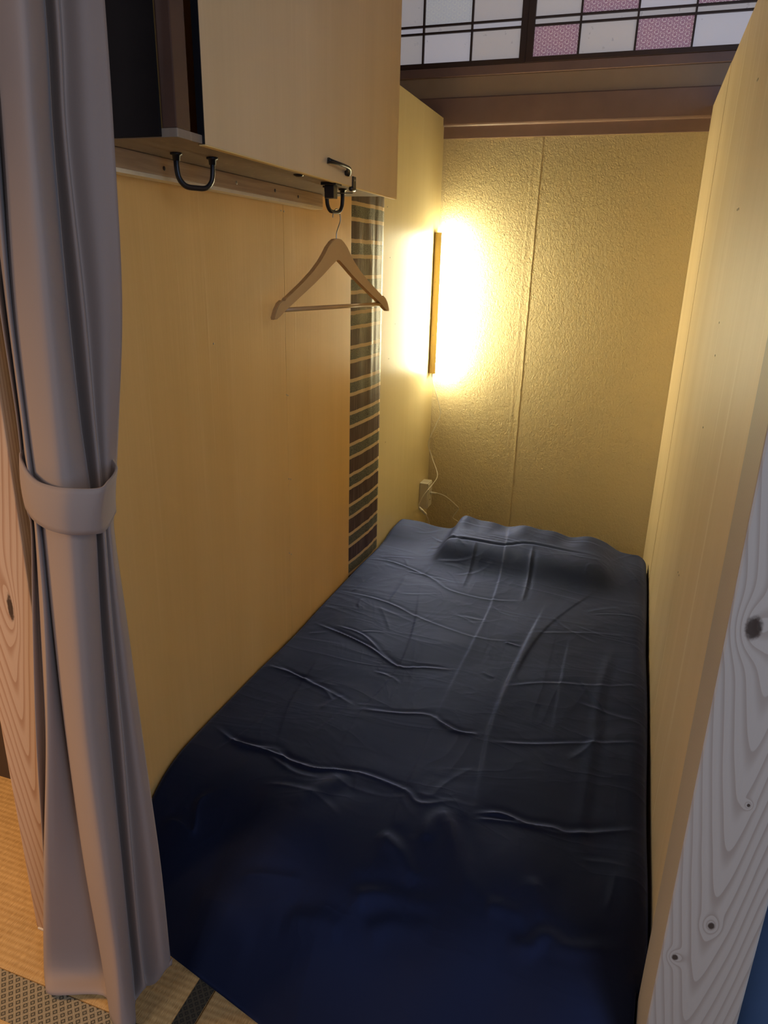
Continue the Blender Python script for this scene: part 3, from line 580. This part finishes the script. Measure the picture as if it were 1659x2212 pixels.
def crease_height(x, y):
    out = np.zeros_like(x)
    for pts, amp, wd, kind in CREASES:
        amp *= 0.72; wd *= 0.85
        best = np.full_like(x, 1e9); sgn = np.zeros_like(x); tt = np.zeros_like(x)
        n = len(pts) - 1; P = catmull([(p[0], p[1]) for p in pts], 4); n = len(P) - 1
        lo = np.min(P, axis=0) - 5 * wd; hi = np.max(P, axis=0) + 5 * wd
        msk = (x > lo[0]) & (x < hi[0]) & (y > lo[1]) & (y < hi[1])
        if not msk.any(): continue
        xm = x[msk]; ym = y[msk]; b = np.full_like(xm, 1e9); s = np.zeros_like(xm); ta_ = np.zeros_like(xm)
        for i in range(n):
            a0 = P[i]; d = P[i + 1] - a0; ll = float(d @ d) + 1e-12
            t = np.clip(((xm - a0[0]) * d[0] + (ym - a0[1]) * d[1]) / ll, 0, 1)
            ex = xm - a0[0] - t * d[0]; ey = ym - a0[1] - t * d[1]; dd = ex * ex + ey * ey
            cr = np.sign(d[0] * ey - d[1] * ex); m = dd < b
            b = np.where(m, dd, b); s = np.where(m, cr, s); ta_ = np.where(m, (i + t) / n, ta_)
        dist = np.sqrt(b) * s; q = dist / wd
        fade = np.clip(np.minimum(ta_, 1 - ta_) * 6, 0.0, 1) * (0.8 + 0.2 * np.sin(ta_ * 6))
        if kind == 'r': h = (np.exp(-q * q * 0.8) if wd > 0.011 else np.exp(-np.abs(q) * 1.3)) - 0.45 * np.exp(-((q - 1.8) / 1.2) ** 2)
        elif kind == 'v': h = -np.exp(-q * q) + 0.5 * np.exp(-((q - 1.8) / 1.3) ** 2)
        else: h = np.where(q > 0, np.exp(-q / 2.6) * (1 - np.exp(-q * 3)), -0.25 * np.exp(q / 2.0) * (1 - np.exp(q * 3)))
        out[msk] += amp * fade * h
    return out
NX, NY = 330, 660
xl, xr = 0.004, 0.998
cross = []           # (x, height factor)
for k in (0.05, 0.35, 0.65): cross.append((xl, k))
for i in range(6):
    a = math.pi / 2 * i / 6; cross.append((xl + 0.018 * (1 - math.cos(a)), 0.92 + 0.08 * math.sin(a)))
for i in range(NX + 1): cross.append((xl + 0.018 + (xr - 0.045 - xl - 0.018) * i / NX, 1.0))
for i in range(1, 11):
    a = math.pi / 2 * i / 10; cross.append((xr - 0.045 + 0.045 * math.sin(a), 0.80 + 0.20 * math.cos(a)))
for k in (0.6, 0.4, 0.2, 0.03): cross.append((xr - 0.002, k))
CX = np.array([c[0] for c in cross]); CK = np.array([c[1] for c in cross])
T = np.linspace(0, 1, NY + 1); kb = np.ones(NY + 1)
T2 = list(T); K2 = list(kb)
for i in range(1, 9):
    a = math.pi / 2 * i / 8; T2.append(1 + 0.03 / 1.9 * math.sin(a)); K2.append(0.86 + 0.14 * math.cos(a))
for k in (0.6, 0.3, 0.04): T2.append(1 + 0.03 / 1.9); K2.append(k)
T2 = np.array(T2); K2 = np.array(K2)
X, TT = np.meshgrid(CX, T2); KX, KY = np.meshgrid(CK, K2)
hy = hem_y(X); Y = hy + (YB - hy) * TT
# back edge is not straight
Y = Y - np.clip(TT, 0, 1) ** 8 * (0.030 * np.clip((X - 0.1) / 0.9, 0, 1))
Hh = sheet_height(X, Y) + crease_height(X, Y)
Hh = np.maximum(Hh, 0.004)
Z = 0.004 + (Hh - 0.004) * KX * KY
bulge = 0.004 * np.sin(9 * Y) * (KX < 0.99)
X = np.clip(X + bulge * 0.4, 0.0025, 1.0015)
X = np.where(Y < 0.126, np.minimum(X, 0.982 + np.clip((Y - 0.114) / 0.012, 0, 1) * 0.019), X)
nr, nc = X.shape
verts = np.stack([X, Y, Z], -1).reshape(-1, 3).tolist()
faces = [(j * nc + i, j * nc + i + 1, (j + 1) * nc + i + 1, (j + 1) * nc + i) for j in range(nr - 1) for i in range(nc - 1)]
bed = tag(empty('bed', (0.5, 0.95, 0.0)), 'low bed under a creased navy sheet filling the cubicle', 'bed')
mesh('sheet', verts, faces, M_sheet, bed, True)
box('mattress', 0.014, 0.972, 0.22, 1.885, 0.0015, 0.165, M_plaster, bed, 0.03)
# bed in the neighbouring cubicle beyond the right post
vv = []; ff = []; A, B = 40, 60
for j in range(B + 1):
    for i in range(A + 1):
        u, v = i / A, j / B; x = 1.11 + 0.98 * u; y = 0.10 + 1.80 * v
        e = min(u * 0.98, (1 - u) * 0.98, 0.06) / 0.06; g = min(v * 1.8, (1 - v) * 1.8, 0.20) / 0.20
        vv.append((x, y, 0.004 + 0.215 * math.sin(e * math.pi / 2) ** 0.5 * math.sin(g * math.pi / 2) ** 0.6 + 0.004 * math.sin(20 * u + 7 * v) * e * g))
for j in range(B):
    for i in range(A): ff.append((j * (A + 1) + i, j * (A + 1) + i + 1, (j + 1) * (A + 1) + i + 1, (j + 1) * (A + 1) + i))
M_sheet2 = plain('blue_sheet', (0.045, 0.085, 0.165), 0.7, var=0.1)
tag(mesh('bed', vv, ff, M_sheet2, None, True), 'blue-covered bed in the next cubicle beyond the right post', 'bed')

# ------------------------------------------------------------------ curtain
cur = tag(empty('curtain', (0.10, -0.07, 0.0)), 'grey-beige curtain gathered at the left of the opening', 'curtain')
cols = [np.array(catmull(c, 8)) for c in CURTAIN]            # along the height
KC = 7; cloth = []
for r in range(len(cols[0])): cloth.append(catmull([c[r] for c in cols], KC))
nr = len(cloth); nc = len(cloth[0])
vv = [tuple(p) for row in cloth for p in row]
ff = [(j * nc + i, (j + 1) * nc + i, (j + 1) * nc + i + 1, j * nc + i + 1) for j in range(nr - 1) for i in range(nc - 1)]
co = mesh('cloth', vv, ff, M_curtain, cur, True)
sm = co.modifiers.new('thick', 'SOLIDIFY'); sm.thickness = 0.0018; sm.offset = 0
# tieback loop
front_t = [t for t, b in TIE]; front_b = [b for t, b in TIE]
back_t = [(0.160, -0.018, 1.005), (0.105, -0.012, 1.010), (0.062, -0.020, 1.010)]
back_b = [(0.155, -0.018, 0.935), (0.102, -0.012, 0.935), (0.058, -0.020, 0.930)]
def loop(P, k):
    n = len(P); P = [P[-1]] + list(P) + [P[0], P[1]]
    o = []
    for i in range(1, n + 1):
        p0, p1, p2, p3 = (np.array(P[j], float) for j in (i - 1, i, i + 1, i + 2))
        for j in range(k):
            t = j / k; o.append(0.5 * (2 * p1 + (p2 - p0) * t + (2 * p0 - 5 * p1 + 4 * p2 - p3) * t * t + (3 * p1 - p0 - 3 * p2 + p3) * t ** 3))
    return o
tt_ = loop(front_t + back_t, 6); tb_ = loop(front_b + back_b, 6); n = len(tt_); RR = 8
vv = []; ff = []
for r in range(RR + 1):
    s = r / RR
    for i in range(n):
        p = tt_[i] * (1 - s) + tb_[i] * s; p = p + np.array((0, -0.003 * math.sin(math.pi * s), 0)); vv.append(tuple(p))
for r in range(RR):
    for i in range(n): ff.append((r * n + i, (r + 1) * n + i, (r + 1) * n + (i + 1) % n, r * n + (i + 1) % n))
tie = mesh('tieback', vv, ff, M_curtain, cur, True)
sm = tie.modifiers.new('thick', 'SOLIDIFY'); sm.thickness = 0.003; sm.offset = 0
rail = tag(tube('curtain_rail', [(-0.12, -0.07, 1.875), (0.5, -0.07, 1.875), (1.12, -0.07, 1.875)], 0.012, M_brown, None, 10),
           'dark curtain rail across the top of the cubicle opening', 'rail')
